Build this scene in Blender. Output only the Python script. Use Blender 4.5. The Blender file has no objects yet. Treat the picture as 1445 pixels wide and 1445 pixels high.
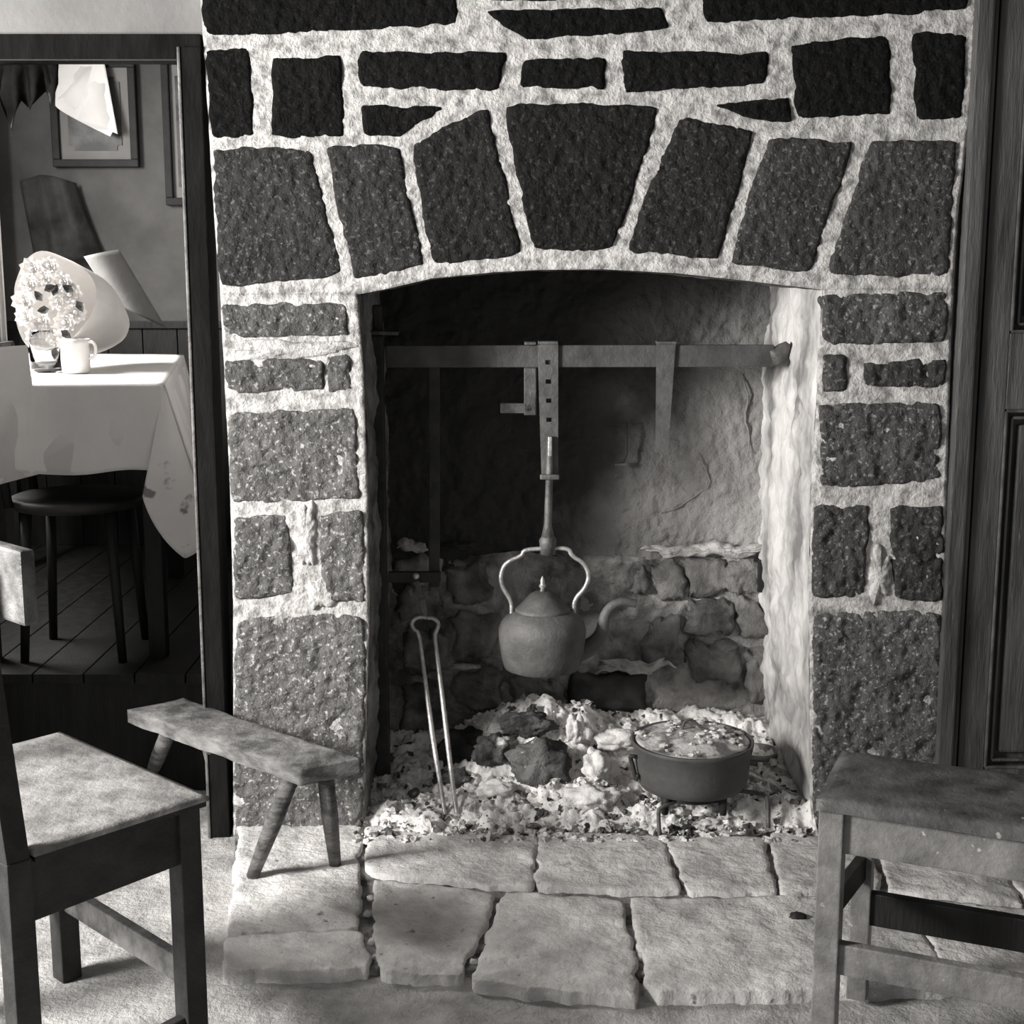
import bpy, bmesh, math, random
from mathutils import Vector, noise, Matrix
S = bpy.context.scene
C = S.collection
# ---------------------------------------------------------------- camera
FPX = 2000.0; PITCH = math.radians(10.0); CAM = Vector((0, -3.6, 1.49))
cd = bpy.data.cameras.new('camera'); cam = bpy.data.objects.new('camera', cd); C.objects.link(cam)
cam.location = CAM; cam.rotation_euler = (math.radians(90) - PITCH, 0, 0)
cd.sensor_width = 36; cd.lens = FPX / 1445 * 36; cd.clip_start = .05
S.camera = cam
# ---------------------------------------------------------------- world, exposure
w = bpy.data.worlds.new('world'); S.world = w; w.use_nodes = True
w.node_tree.nodes['Background'].inputs[0].default_value = (.95, .97, 1, 1)
w.node_tree.nodes['Background'].inputs[1].default_value = .36
S.view_settings.view_transform = 'Standard'; S.view_settings.look = 'None'
S.view_settings.gamma = 1; S.view_settings.use_curve_mapping = False
S.view_settings.exposure = 0.0

def area(name, loc, target, sx, sy, power):
    l = bpy.data.lights.new(name, 'AREA'); l.shape = 'RECTANGLE'; l.size = sx; l.size_y = sy; l.energy = power
    l.color = (1, .985, .96)
    o = bpy.data.objects.new(name, l); C.objects.link(o); o.location = loc
    o.rotation_euler = (Vector(target) - Vector(loc)).to_track_quat('-Z', 'Z').to_euler()
    return o
# daylight in the two window openings of the left-hand walls (see wall_left and wall_alcove_left)
area('window_daylight', (-2.95, -1.92, 1.62), (.3, -.1, .5), .85, .75, 300)
area('alcove_window_daylight', (-2.2, .86, 1.95), (-1.2, 1.05, 1.1), .7, .7, 120)

# ---------------------------------------------------------------- helpers
FW = Vector((0, math.cos(PITCH), -math.sin(PITCH))); UP = Vector((0, math.sin(PITCH), math.cos(PITCH)))
def P(px, py, y=None, z=None, x=None):
    """point of the room seen at a pixel of the photograph, on a given plane"""
    d = FW + Vector((1, 0, 0)) * ((px - 722.5) / FPX) + UP * ((722.5 - py) / FPX)
    if y is not None: t = (y - CAM.y) / d.y
    elif z is not None: t = (z - CAM.z) / d.z
    else: t = (x - CAM.x) / d.x
    return CAM + d * t

def fbm(p, s, o=3, off=0.0):
    return noise.fractal(Vector((p[0] * s + off, p[1] * s + off * .7, p[2] * s - off)), .9, 2.1, o)

def lin(v, warm=1.0):
    return (v, v * (1 - .03 * warm), v * (1 - .055 * warm), 1)

MATS = {}
def mat(name, a, b=None, scale=6, rough=.8, bump=.3, bscale=40, metal=0, thr=(.35, .65), stretch=(1, 1, 1),
        fleck=None, fleck_thr=(.58, .66), fscale=60, bdist=.01, spec=.3, objtone=False, voro=0):
    if name in MATS: return MATS[name]
    m = bpy.data.materials.new(name); m.use_nodes = True; nt = m.node_tree; N = nt.nodes; L = nt.links
    bs = N['Principled BSDF']; bs.inputs['Roughness'].default_value = rough; bs.inputs['Metallic'].default_value = metal
    bs.inputs['Specular IOR Level'].default_value = spec
    tc = N.new('ShaderNodeTexCoord'); mp = N.new('ShaderNodeMapping'); mp.inputs['Scale'].default_value = stretch
    geo = N.new('ShaderNodeNewGeometry')
    L.new(tc.outputs['Object'], mp.inputs['Vector'])
    def ns(sc, det=5, r=.6):
        n = N.new('ShaderNodeTexNoise'); n.inputs['Scale'].default_value = sc; n.inputs['Detail'].default_value = det
        n.inputs['Roughness'].default_value = r; L.new(mp.outputs[0], n.inputs['Vector']); return n
    def ramp(src, t, c0, c1):
        r = N.new('ShaderNodeValToRGB'); r.color_ramp.elements[0].position = t[0]; r.color_ramp.elements[1].position = t[1]
        r.color_ramp.elements[0].color = c0; r.color_ramp.elements[1].color = c1; L.new(src, r.inputs[0]); return r
    b = a if b is None else b
    r = ramp(ns(scale).outputs['Fac'], thr, lin(a), lin(b)); col = r.outputs[0]
    if objtone:                                            # each stone has its own tone
        oi = N.new('ShaderNodeObjectInfo'); mx = N.new('ShaderNodeMix'); mx.data_type = 'RGBA'; mx.blend_type = 'MULTIPLY'
        mx.inputs[0].default_value = 1; L.new(col, mx.inputs[6]); L.new(oi.outputs['Color'], mx.inputs[7]); col = mx.outputs[2]
    if fleck is not None:
        fr = ramp(ns(fscale, 3, .55).outputs['Fac'], fleck_thr, (0, 0, 0, 1), (1, 1, 1, 1))
        mx = N.new('ShaderNodeMix'); mx.data_type = 'RGBA'; L.new(fr.outputs[0], mx.inputs[0]); L.new(col, mx.inputs[6])
        if objtone:
            m2 = N.new('ShaderNodeMix'); m2.data_type = 'RGBA'; m2.blend_type = 'MULTIPLY'; m2.inputs[0].default_value = 1
            m2.inputs[6].default_value = lin(fleck); L.new(oi.outputs['Color'], m2.inputs[7]); L.new(m2.outputs[2], mx.inputs[7])
        else: mx.inputs[7].default_value = lin(fleck)
        col = mx.outputs[2]
    L.new(col, bs.inputs['Base Color'])
    if bump:
        bp = N.new('ShaderNodeBump'); bp.inputs['Strength'].default_value = bump; bp.inputs['Distance'].default_value = bdist
        h = ns(bscale, 6, .65).outputs['Fac']
        if voro:
            v = N.new('ShaderNodeTexVoronoi'); v.inputs['Scale'].default_value = voro; v.feature = 'SMOOTH_F1'; L.new(mp.outputs[0], v.inputs['Vector'])
            ad = N.new('ShaderNodeMath'); ad.operation = 'ADD'; L.new(h, ad.inputs[0]); L.new(v.outputs['Distance'], ad.inputs[1]); h = ad.outputs[0]
        L.new(h, bp.inputs['Height']); L.new(bp.outputs[0], bs.inputs['Normal'])
    MATS[name] = m; return m

STONE = mat('granite', .7, 1.1, 9, .8, 1, 60, fleck=3.0, fleck_thr=(.57, .67), fscale=95, objtone=True, voro=42, bdist=.03, spec=.15)
MORTAR = mat('lime_mortar', .25, .64, 30, .9, 1, 60, thr=(.36, .56), bdist=.016)
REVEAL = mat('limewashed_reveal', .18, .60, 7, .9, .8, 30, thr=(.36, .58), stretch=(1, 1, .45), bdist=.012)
SOOT_SHADE = mat('sooty_shaded_plaster', .04, .24, 4.5, .9, .9, 26, thr=(.40, .66), bdist=.02)
nt = SOOT_SHADE.node_tree; N = nt.nodes; L = nt.links            # sooty lime plaster; painted light pales the right, painted shade darkens up-left
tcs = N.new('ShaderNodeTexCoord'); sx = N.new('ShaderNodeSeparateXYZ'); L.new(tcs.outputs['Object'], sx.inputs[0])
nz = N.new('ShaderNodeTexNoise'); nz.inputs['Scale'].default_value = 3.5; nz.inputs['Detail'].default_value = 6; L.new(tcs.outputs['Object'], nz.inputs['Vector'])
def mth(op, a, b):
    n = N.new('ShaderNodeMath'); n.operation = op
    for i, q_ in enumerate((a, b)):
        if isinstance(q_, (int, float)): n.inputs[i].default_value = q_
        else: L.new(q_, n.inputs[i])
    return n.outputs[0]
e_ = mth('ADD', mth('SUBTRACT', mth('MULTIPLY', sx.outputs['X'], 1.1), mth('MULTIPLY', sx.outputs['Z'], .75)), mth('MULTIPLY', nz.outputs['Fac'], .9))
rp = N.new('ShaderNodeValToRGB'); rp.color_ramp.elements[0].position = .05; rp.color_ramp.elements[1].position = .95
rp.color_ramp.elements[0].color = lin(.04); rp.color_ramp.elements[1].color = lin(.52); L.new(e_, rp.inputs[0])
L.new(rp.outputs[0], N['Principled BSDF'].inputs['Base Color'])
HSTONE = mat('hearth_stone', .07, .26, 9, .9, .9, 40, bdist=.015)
PALE = mat('lime_crust', .3, .62, 25, .95, .8, 60)
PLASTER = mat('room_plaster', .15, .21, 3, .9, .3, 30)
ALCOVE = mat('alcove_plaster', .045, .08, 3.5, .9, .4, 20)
DARKWOOD = mat('dark_varnished_wood', .007, .018, 5, .5, .4, 30, stretch=(6, 6, .8))
DOORWOOD = mat('brown_door_wood', .035, .10, 4, .42, .5, 22, stretch=(5, 5, .6), fleck=.13, fleck_thr=(.70, .74), fscale=30)
JAMBWOOD = mat('painted_frame_wood', .004, .010, 8, .85, .4, 30, spec=.08, stretch=(3, 3, .7))
BENCHWOOD = mat('worn_bench_wood', .045, .19, 12, .6, .7, 30, stretch=(1.2, 1.2, 3))
CHAIRWOOD = mat('black_chair_wood', .014, .035, 12, .55, .4, 40)
SEATWOOD = mat('pale_seat_wood', .17, .36, 16, .55, .5, 40, stretch=(1, 1, 1))  # paler than the chair's black frame
RAILWOOD = mat('pale_rail_wood', .06, .2, 18, .5, .5, 40)  # paler wood for the crest rail and one stretcher
STOOLWOOD = mat('grey_stool_wood', .10, .24, 10, .42, .5, 30, fleck=.4, fleck_thr=(.70, .76), fscale=50)
FLAG = mat('flagstone_surface', .42, .72, 9, .85, 1, 22, fleck=.16, fleck_thr=(.66, .74), fscale=24, bdist=.012)
EARTH = mat('earth_floor', .27, .5, 11, .95, .9, 55, fleck=.55, fleck_thr=(.68, .76), fscale=70, bdist=.012)
BED = mat('joint_soil', .05, .30, 18, 1, .8, 60)
IRON = mat('black_iron', .02, .045, 14, .55, .4, 60, metal=.2)
GREYIRON = mat('worn_grey_iron', .07, .17, 22, .5, .4, 70, metal=.3)
BRIGHTIRON = mat('rubbed_steel', .34, .62, 40, .35, .3, 80, metal=.6)
KETTLE = mat('kettle_copper_sooted', .06, .13, 9, .6, .4, 50, metal=.1)
POT = mat('cast_iron_pot', .075, .12, 7, .6, .25, 60, metal=.15)
ASH = mat('white_ash', .5, .92, 30, 1, .8, 80, fleck=.05, fleck_thr=(.63, .69), fscale=26, thr=(.33, .5))
ASHLUMP = mat('pale_ash_lump', .42, .85, 18, 1, .8, 60)
TURF = mat('charred_turf', .03, .17, 12, .95, 1, 50, fleck=.6, fleck_thr=(.6, .68), fscale=16, bdist=.015)
CLOTH = mat('white_table_linen', .58, .66, 4, .9, .15, 150)
CORNER = mat('stained_table_linen', .60, .68, 4, .9, .15, 150, fleck=.2, fleck_thr=(.62, .68), fscale=12)
DARKCLOTH = mat('black_cloth', .004, .012, 9, .95, .4, 60, spec=.05)
PAPER = mat('white_paper', .58, .68, 5, .8, .2, 30)
GREYPAPER = mat('grey_paper', .09, .13, 5, .85, .2, 30)
PETAL = mat('white_petal', .75, .85, 20, .8, .2, 60)
LEAF = mat('dark_leaf', .03, .08, 20, .6, .2, 60)
CHINA = mat('white_china', .7, .78, 8, .2, .0, 30, spec=.6, fleck=.3, fleck_thr=(.66, .7), fscale=20)
PICFRAME = mat('black_picture_frame', .006, .012, 20, .6, .2, 50, spec=.2)
MOUNT = mat('grey_picture_mount', .13, .16, 6, .9, .1, 50)
PRINT = mat('dark_picture_print', .01, .06, 9, .5, .0, 30, thr=(.42, .6))
GLASS = bpy.data.materials.new('clear_glass'); GLASS.use_nodes = True
g_ = GLASS.node_tree.nodes['Principled BSDF']; g_.inputs['Transmission Weight'].default_value = 1; g_.inputs['Roughness'].default_value = .03

def link(name, me, m, parent=None, smooth=True):
    if m: me.materials.append(m)
    if smooth:
        for p in me.polygons: p.use_smooth = True
    o = bpy.data.objects.new(name, me); C.objects.link(o)
    if parent: o.parent = parent
    return o
def bmo(name, bm, m, parent=None, smooth=False):
    me = bpy.data.meshes.new(name); bmesh.ops.recalc_face_normals(bm, faces=bm.faces[:]); bm.to_mesh(me); bm.free()
    return link(name, me, m, parent, smooth)
def thing(name, label, cat, loc=(0, 0, 0), group=None):
    o = bpy.data.objects.new(name, None); C.objects.link(o); o.empty_display_size = .05
    o['label'] = label; o['category'] = cat
    if group: o['group'] = group
    o['base'] = 1; o.location = loc
    return o
def adopt(root):
    """children were modelled in room coordinates: keep them there under an Empty at the thing's base"""
    inv = Matrix.Translation(-Vector(root.location))
    for ch in root.children: ch.matrix_parent_inverse = inv
    if 'base' in root: del root['base']
def tag(o, label, cat, group=None):
    o['label'] = label; o['category'] = cat
    if group: o['group'] = group
    return o
def struct(o): o['kind'] = 'structure'; return o

def beam(bm, a, b, w, d, up=(0, 0, 1), bev=.003, taper=1.0):
    """rectangular bar from a to b; w across, d along 'up'"""
    a = Vector(a); b = Vector(b); t = (b - a).normalized(); u = Vector(up)
    s = t.cross(u)
    if s.length < 1e-4: s = t.cross(Vector((0, 1, 0)))
    s.normalize(); u = s.cross(t).normalized(); vs = []
    for p, k in ((a, 1), (b, taper)):
        for i, j in ((-1, -1), (1, -1), (1, 1), (-1, 1)): vs.append(bm.verts.new(p + s * (i * w / 2 * k) + u * (j * d / 2 * k)))
    fs = [bm.faces.new([vs[i] for i in q]) for q in ((3, 2, 1, 0), (4, 5, 6, 7), (0, 1, 5, 4), (1, 2, 6, 5), (2, 3, 7, 6), (3, 0, 4, 7))]
    if bev:
        es = list({e for f in fs for e in f.edges}); bmesh.ops.bevel(bm, geom=es, offset=bev, segments=2, affect='EDGES', profile=.6)
def bar(name, a, b, w, d, m, parent=None, up=(0, 0, 1), bev=.003, taper=1.0):
    bm = bmesh.new(); beam(bm, a, b, w, d, up, bev, taper); return bmo(name, bm, m, parent)
def box(name, lo, hi, m, parent=None, bev=.003):
    lo = Vector(lo); hi = Vector(hi); c = (lo + hi) / 2
    return bar(name, (c.x, lo.y, c.z), (c.x, hi.y, c.z), hi.x - lo.x, hi.z - lo.z, m, parent, bev=bev)

def tube(name, pts, rad, m, parent=None, seg=10, squash=1.0, cap=True, smoothpts=0):
    pts = [Vector(p) for p in pts]
    if not isinstance(rad, (list, tuple)): rad = [rad] * len(pts)
    rad = list(rad)
    for _ in range(smoothpts):                             # Chaikin corner cutting
        np_, nr = [pts[0]], [rad[0]]
        for i in range(len(pts) - 1):
            np_ += [pts[i].lerp(pts[i + 1], .25), pts[i].lerp(pts[i + 1], .75)]
            nr += [rad[i] * .75 + rad[i + 1] * .25, rad[i] * .25 + rad[i + 1] * .75]
        pts, rad = np_ + [pts[-1]], nr + [rad[-1]]
    bm = bmesh.new(); n = None; rings = []
    for i, p in enumerate(pts):
        t = (pts[min(i + 1, len(pts) - 1)] - pts[max(i - 1, 0)]).normalized()
        if n is None:
            n = t.cross(Vector((0, 1, 0)))
            if n.length < .01: n = t.cross(Vector((0, 0, 1)))
        n = (n - t * n.dot(t)).normalized(); b = t.cross(n)
        rings.append([bm.verts.new(p + (n * math.cos(2 * math.pi * k / seg) + b * math.sin(2 * math.pi * k / seg) * squash) * rad[i]) for k in range(seg)])
    for r0, r1 in zip(rings, rings[1:]):
        for k in range(seg): bm.faces.new((r0[k], r0[(k + 1) % seg], r1[(k + 1) % seg], r1[k]))
    if cap: bm.faces.new(rings[0][::-1]); bm.faces.new(rings[-1])
    return bmo(name, bm, m, parent, True)

def lathe(name, prof, center, m, parent=None, seg=48, wob=0, axis=None):
    bm = bmesh.new(); rings = []; c = Vector(center)
    rot = Vector((0, 0, 1)).rotation_difference(Vector(axis).normalized()) if axis else None
    for r, z in prof:
        ring = []
        for k in range(seg):
            a = 2 * math.pi * k / seg; v = Vector((r * math.cos(a), r * math.sin(a), z))
            if wob: v *= 1 + wob * noise.noise(v * 9)
            if rot: v = rot @ v
            ring.append(bm.verts.new(c + v))
        rings.append(ring)
    for r0, r1 in zip(rings, rings[1:]):
        for k in range(seg): bm.faces.new((r0[k], r0[(k + 1) % seg], r1[(k + 1) % seg], r1[k]))
    bmesh.ops.remove_doubles(bm, verts=bm.verts[:], dist=1e-5)
    return bmo(name, bm, m, parent, True)

def gridmesh(name, f, nu, nv, m, parent=None, smooth=True, back=None, thick=0):
    """f(u,v)->Vector on a grid; with thick, a skirt and back face are added along -back"""
    vs = [tuple(f(i / nu, j / nv)) for j in range(nv + 1) for i in range(nu + 1)]
    q = lambda i, j: j * (nu + 1) + i
    fs = [(q(i, j), q(i + 1, j), q(i + 1, j + 1), q(i, j + 1)) for j in range(nv) for i in range(nu)]
    if thick:
        loop = [q(i, 0) for i in range(nu)] + [q(nu, j) for j in range(nv)] + [q(i, nv) for i in range(nu, 0, -1)] + [q(0, j) for j in range(nv, 0, -1)]
        base = len(vs); bv = Vector(back) * thick
        for k in loop: vs.append(tuple(Vector(vs[k]) + bv))
        n = len(loop)
        for k in range(n): fs.append((loop[(k + 1) % n], loop[k], base + k, base + (k + 1) % n))
        fs.append(tuple(base + k for k in range(n)))
    me = bpy.data.meshes.new(name); me.from_pydata(vs, [], fs); me.validate(); me.update()
    return link(name, me, m, parent, smooth)

def slab(name, q, out, m, parent, proud=.012, amp=.004, pitch=.010, seed=0, wob=.006, thick=.06, ns=55, tone=None, round_=.045, grow=.003):
    """a stone: quadrilateral q (TL,TR,BR,BL), dressed face pushed towards 'out', rough edges"""
    TL, TR, BR, BL = [Vector(p) for p in q]; out = Vector(out)
    nu = max(6, int(max((TR - TL).length, (BR - BL).length) / pitch)); nv = max(6, int(max((BL - TL).length, (BR - TR).length) / pitch))
    cen = (TL + TR + BR + BL) / 4
    TL, TR, BR, BL = [p + ((p - cen).normalized() * grow * 1.4) for p in (TL, TR, BR, BL)]
    ex = (TR - TL).normalized(); ez = (TL - BL).normalized()
    L_ = min((TR - TL).length, (BL - TL).length)
    def f(u, v):
        a, b = 2 * u - 1, 2 * v - 1
        # pull corners in for a rounded outline
        k = 1 - round_ * (a * a * b * b) ** 3
        u2, v2 = (a * k + 1) / 2, (b * k + 1) / 2
        p = TL.lerp(TR, u2).lerp(BL.lerp(BR, u2), v2)
        e = max(abs(a), abs(b))
        wn = Vector(noise.noise_vector(p * 16 + Vector((seed, 0, seed)))) * wob * e * 1.6 + Vector(noise.noise_vector(p * 55 + Vector((seed, 0, seed)))) * wob * e * .7
        wn -= out * wn.dot(out)
        d = min(1 - abs(a), 0 + 1) * (TR - TL).length / 2; d2 = (1 - abs(b)) * (BL - TL).length / 2
        edge = min(1, min(d, d2) / .014) ** .5
        h = proud * edge + amp * (fbm(p, ns, 3, seed) + .9 * fbm(p, ns * .3, 2, seed + 5)) * (.35 + .65 * edge)
        return p + wn + out * h
    o = gridmesh(name, f, nu, nv, m, parent, back=-out, thick=thick)
    if tone is not None: o.color = (tone, tone, tone, 1)
    return o

def interp(tab, v):
    if v <= tab[0][0]: return tab[0][1]
    for (a, x), (b, y) in zip(tab, tab[1:]):
        if v <= b: return x + (y - x) * (v - a) / (b - a)
    return tab[-1][1]

# ================================================================ the chimney breast
LE = [(-120, 280), (0, 283), (120, 291), (300, 302), (420, 311), (650, 323), (850, 329), (1180, 329)]
RE = [(-120, 1384), (0, 1380), (140, 1372), (300, 1352), (450, 1343), (700, 1336), (1180, 1334)]
OL = [(400, 503), (520, 513), (700, 519), (900, 521), (1180, 512)]
OR = [(400, 1162), (570, 1152), (700, 1145), (850, 1142), (1180, 1146)]
ARCH = [(503, 416), (545, 408), (610, 393), (700, 384), (760, 381), (850, 380), (960, 386), (1060, 397), (1162, 409)]
FR = 0.0
def rough(p, a=.004):
    return p + Vector((0, -1, 0)) * a * (fbm(p, 40, 3) + fbm(p, 13, 2, 3))
def top_face(u, v):
    xb = 311 + (1345 - 311) * u
    yb = interp(ARCH, xb) if 503 < xb < 1162 else (416 if xb <= 503 else 409)
    y = -120 + (yb + 120) * v
    return rough(P(interp(LE, y) + (interp(RE, y) - interp(LE, y)) * u, y, y=FR))
chim = struct(gridmesh('wall_back', top_face, 190, 90, MORTAR, back=(0, 1, 0), thick=.12))
def pl_face(u, v): y = 414 + (1182 - 414) * v; return rough(P(interp(LE, y) + (interp(OL, y) - interp(LE, y)) * u, y, y=FR))
def pr_face(u, v): y = 407 + (1182 - 407) * v; return rough(P(interp(OR, y) + (interp(RE, y) - interp(OR, y)) * u, y, y=FR))
gridmesh('pillar_face', pl_face, 34, 120, MORTAR, chim, back=(0, 1, 0), thick=.02)
gridmesh('pillar_face', pr_face, 34, 120, MORTAR, chim, back=(0, 1, 0), thick=.02)
DEP = .57
def lumpy(p, n, a=.008): return p + Vector(n) * a * (fbm(p, 9, 3, 2) + .5 * fbm(p, 30, 2, 7))
def rev_r(u, v):
    y = 405 + 777 * v; p = P(interp(OR, y), y, y=FR); e = math.exp(-u * 14)
    return lumpy(Vector((p.x - .004 + .004 * e - .03 * u, FR + .004 + (DEP + .04) * u, p.z)), (-1, 0, 0), .010 * (1 - e) + .004)
def rev_l(u, v):
    y = 412 + 770 * v; p = P(interp(OL, y), y, y=FR); e = math.exp(-u * 14)
    return lumpy(Vector((p.x + .004 - .004 * e, FR + .004 + (DEP + .04) * u, p.z)), (1, 0, 0), .010 * (1 - e) + .004)
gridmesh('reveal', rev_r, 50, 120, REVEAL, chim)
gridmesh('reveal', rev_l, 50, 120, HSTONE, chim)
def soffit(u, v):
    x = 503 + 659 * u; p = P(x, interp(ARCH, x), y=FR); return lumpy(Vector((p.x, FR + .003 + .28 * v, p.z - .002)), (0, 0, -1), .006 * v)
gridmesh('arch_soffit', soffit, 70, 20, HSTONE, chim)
# outer flanks of the breast
def flank_l(u, v): y = -120 + 1300 * v; p = P(interp(LE, y), y, y=FR); return rough(Vector((p.x + .002, .004 + u * 2.25, p.z)), .003)
gridmesh('flank', flank_l, 30, 80, PLASTER, chim)

W = [  # TL, TR, BR, BL, tone
 ((284, -100), (622, -100), (650, 34), (287, 52), .013), ((694, -100), (940, -100), (946, -2), (690, 2), .013),
 ((683, 14), (930, 11), (946, 42), (742, 56), .011), ((985, -100), (1370, -100), (1366, 14), (992, 32), .012),
 ((290, 72), (352, 70), (360, 190), (298, 194), .016), ((386, 80), (478, 80), (486, 190), (384, 190), .016),
 ((508, 72), (716, 74), (702, 128), (509, 123), .020), ((741, 84), (853, 81), (853, 125), (733, 123), .016),
 ((880, 71), (1082, 76), (1078, 118), (882, 130), .021), ((1116, 62), (1254, 52), (1258, 161), (1126, 166), .018),
 ((1288, 46), (1362, 50), (1356, 165), (1291, 168), .018), ((513, 150), (628, 151), (562, 190), (514, 190), .018),
 ((1008, 147), (1112, 138), (1114, 170), (1086, 172), .020),
 ((300, 211), (436, 208), (484, 388), (309, 404), .050), ((460, 208), (562, 206), (599, 374), (501, 394), .045),
 ((581, 205), (688, 152), (737, 357), (611, 371), .026), ((711, 147), (931, 150), (866, 350), (752, 352), .018),
 ((956, 166), (1064, 186), (1013, 366), (884, 352), .032), ((1083, 197), (1205, 199), (1144, 382), (1029, 371), .065),
 ((1230, 200), (1350, 200), (1338, 388), (1166, 387), .080),
 ((312, 431), (487, 428), (491, 474), (316, 476), .13), ((316, 508), (454, 506), (456, 549), (320, 556), .14),
 ((463, 505), (494, 502), (497, 548), (465, 551), .14), ((322, 584), (500, 577), (509, 704), (327, 710), .19),
 ((328, 733), (404, 727), (414, 834), (333, 848), .17), ((448, 727), (512, 722), (515, 848), (460, 850), .20),
 ((333, 872), (516, 868), (512, 1178), (331, 1178), .21),
 ((1161, 416), (1336, 412), (1334, 482), (1162, 486), .12), ((1160, 502), (1196, 502), (1194, 550), (1160, 552), .10),
 ((1219, 512), (1333, 508), (1332, 544), (1220, 546), .07), ((1157, 572), (1329, 567), (1326, 680), (1159, 688), .11),
 ((1148, 716), (1226, 714), (1220, 842), (1146, 842), .10), ((1256, 718), (1331, 714), (1329, 849), (1262, 846), .07),
 ((1147, 866), (1330, 862), (1330, 1178), (1148, 1178), .16)]
TONE = (1.0, .4)
for i, s in enumerate(W):
    big = i >= 13
    slab('stone', [P(x, y, y=FR) for x, y in s[:4]], (0, -1, 0), STONE, chim, proud=.008, amp=.0080 if i >= 20 else (.0038 if big else .0025),
         pitch=.0062 if big else .009, seed=i * 3.7, wob=.0042, thick=.05, tone=s[4] * TONE[i < 13], ns=60 if i < 20 else 42)
# smeared lime in the left pillar
def patch(name, cx, cy, rx, ry, seed, m=MORTAR, y=FR - .004, parent=None, h=.012, wav=0):
    c = P(cx, cy, y=y); sc = (y - CAM.y) / FPX
    def f(u, v):
        a = 2 * math.pi * u; r = v * (1 + .5 * noise.noise(Vector((math.cos(a) * 1.6, math.sin(a) * 1.6, seed))) + .22 * noise.noise(Vector((math.cos(a) * 4, math.sin(a) * 4, seed))))
        p = c + Vector((math.cos(a) * r * rx * sc, 0, math.sin(a) * r * ry * sc))
        if wav: p.z += wav * fbm((p.x, seed, 0), 14, 3) + wav * .3 * fbm(p, 50, 2)
        return p + Vector((0, -1, 0)) * (h * (1 - v ** 2.5) + .003 * fbm(p, 50, 2)) + Vector((0, .006, 0)) * (v > .99)
    return gridmesh(name, f, 72, 14, m, parent)
patch('mortar_patch', 432, 755, 17, 46, 1, parent=chim); patch('mortar_patch', 452, 838, 20, 26, 4, parent=chim)
patch('mortar_patch', 1240, 815, 15, 42, 9, parent=chim); patch('mortar_patch', 404, 492, 84, 15, 11, parent=chim)

# ---------------------------------------------------------------- inside the hearth
def fb(u, v):
    p = Vector((-.62 + 1.62 * u, DEP, -.03 + 2.4 * v))
    a = .012 * fbm(p, 5, 4, 1) + .008 * fbm(p, 18, 4, 5) + .004 * fbm(p, 50, 2, 15)
    return p + Vector((0, -1, 0)) * a
rec = struct(gridmesh('wall_hearth', fb, 260, 340, SOOT_SHADE, back=(0, 1, 0), thick=.05))
RUBBLE = mat('dusty_rubble_mortar', .10, .40, 8, .95, 1, 30, thr=(.38, .6), bdist=.02)
zl = P(800, 782, y=DEP).z
def rub(u, v):
    z = -.03 + (zl + .03) * v; p = Vector((-.60 + 1.6 * u, DEP - .012, z + .02 * noise.noise(Vector((u * 9, 1, 1))) * v))
    return p + Vector((0, -1, 0)) * (.016 * fbm(p, 9, 4, 9) + .008 * fbm(p, 30, 3, 2) - .012 * (v > .99))
gridmesh('rubble_footing', rub, 220, 120, RUBBLE, rec)
bs_ = [((962, 789), (1080, 789), (1080, 833), (968, 836), .05), ((918, 792), (958, 788), (962, 838), (926, 850), .04),
 ((884, 800), (914, 796), (918, 838), (888, 842), .025), ((905, 874), (960, 872), (962, 936), (910, 940), .035),
 ((968, 850), (1034, 846), (1040, 890), (972, 900), .05), ((1040, 846), (1080, 842), (1082, 900), (1046, 905), .05),
 ((972, 908), (1040, 902), (1044, 960), (978, 965), .05), ((1050, 912), (1084, 910), (1086, 985), (1052, 985), .05),
 ((640, 950), (700, 940), (712, 1000), (650, 1005), .03), ((720, 955), (795, 950), (800, 1000), (724, 1002), .03),
 ((556, 790), (604, 788), (604, 812), (558, 815), .02), ((560, 830), (625, 826), (630, 870), (566, 876), .018),
 ((636, 872), (700, 866), (700, 925), (640, 930), .018), ((566, 890), (626, 886), (630, 950), (570, 955), .014),
 ((560, 965), (632, 960), (636, 1040), (566, 1040), .014), ((636, 800), (690, 795), (694, 850), (640, 856), .018)]
for i, s in enumerate(bs_):
    slab('stone', [P(x, y, y=DEP - .01) for x, y in s[:4]], (0, -1, 0), HSTONE, rec, proud=.030, amp=.012, pitch=.008, seed=50 + i * 2.3, wob=.022, thick=.07, ns=20, round_=.15)
patch('lime_ledge', 1000, 776, 92, 9, 3, PALE, DEP - .03, rec, .02, .018); patch('lime_ledge', 580, 773, 26, 9, 8, PALE, DEP - .03, rec, .02, .018)
patch('lime_ledge', 648, 770, 28, 6, 12, SOOT_SHADE, DEP - .03, rec, .02, .018); patch('lime_ledge', 890, 941, 62, 9, 5, PALE, DEP - .045, rec, .02, .018)
patch('lime_ledge', 655, 941, 22, 4, 15, PALE, DEP - .03, rec, .015)
slab('stone', [P(x, y, y=DEP - .02) for x, y in ((806, 948), (910, 946), (912, 1002), (808, 1004))], (0, -1, 0), IRON, rec, proud=.02, amp=.008, seed=99, wob=.012, ns=20)  # black slab drawn for the shade inside a hollow
# wedge of dark wood set in the corner of the fireback
box('wooden_wedge', P(1069, 836, y=DEP - .05), P(1084, 790, y=DEP - .05) + Vector((0, .05, 0)), DARKWOOD, rec)
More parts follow.
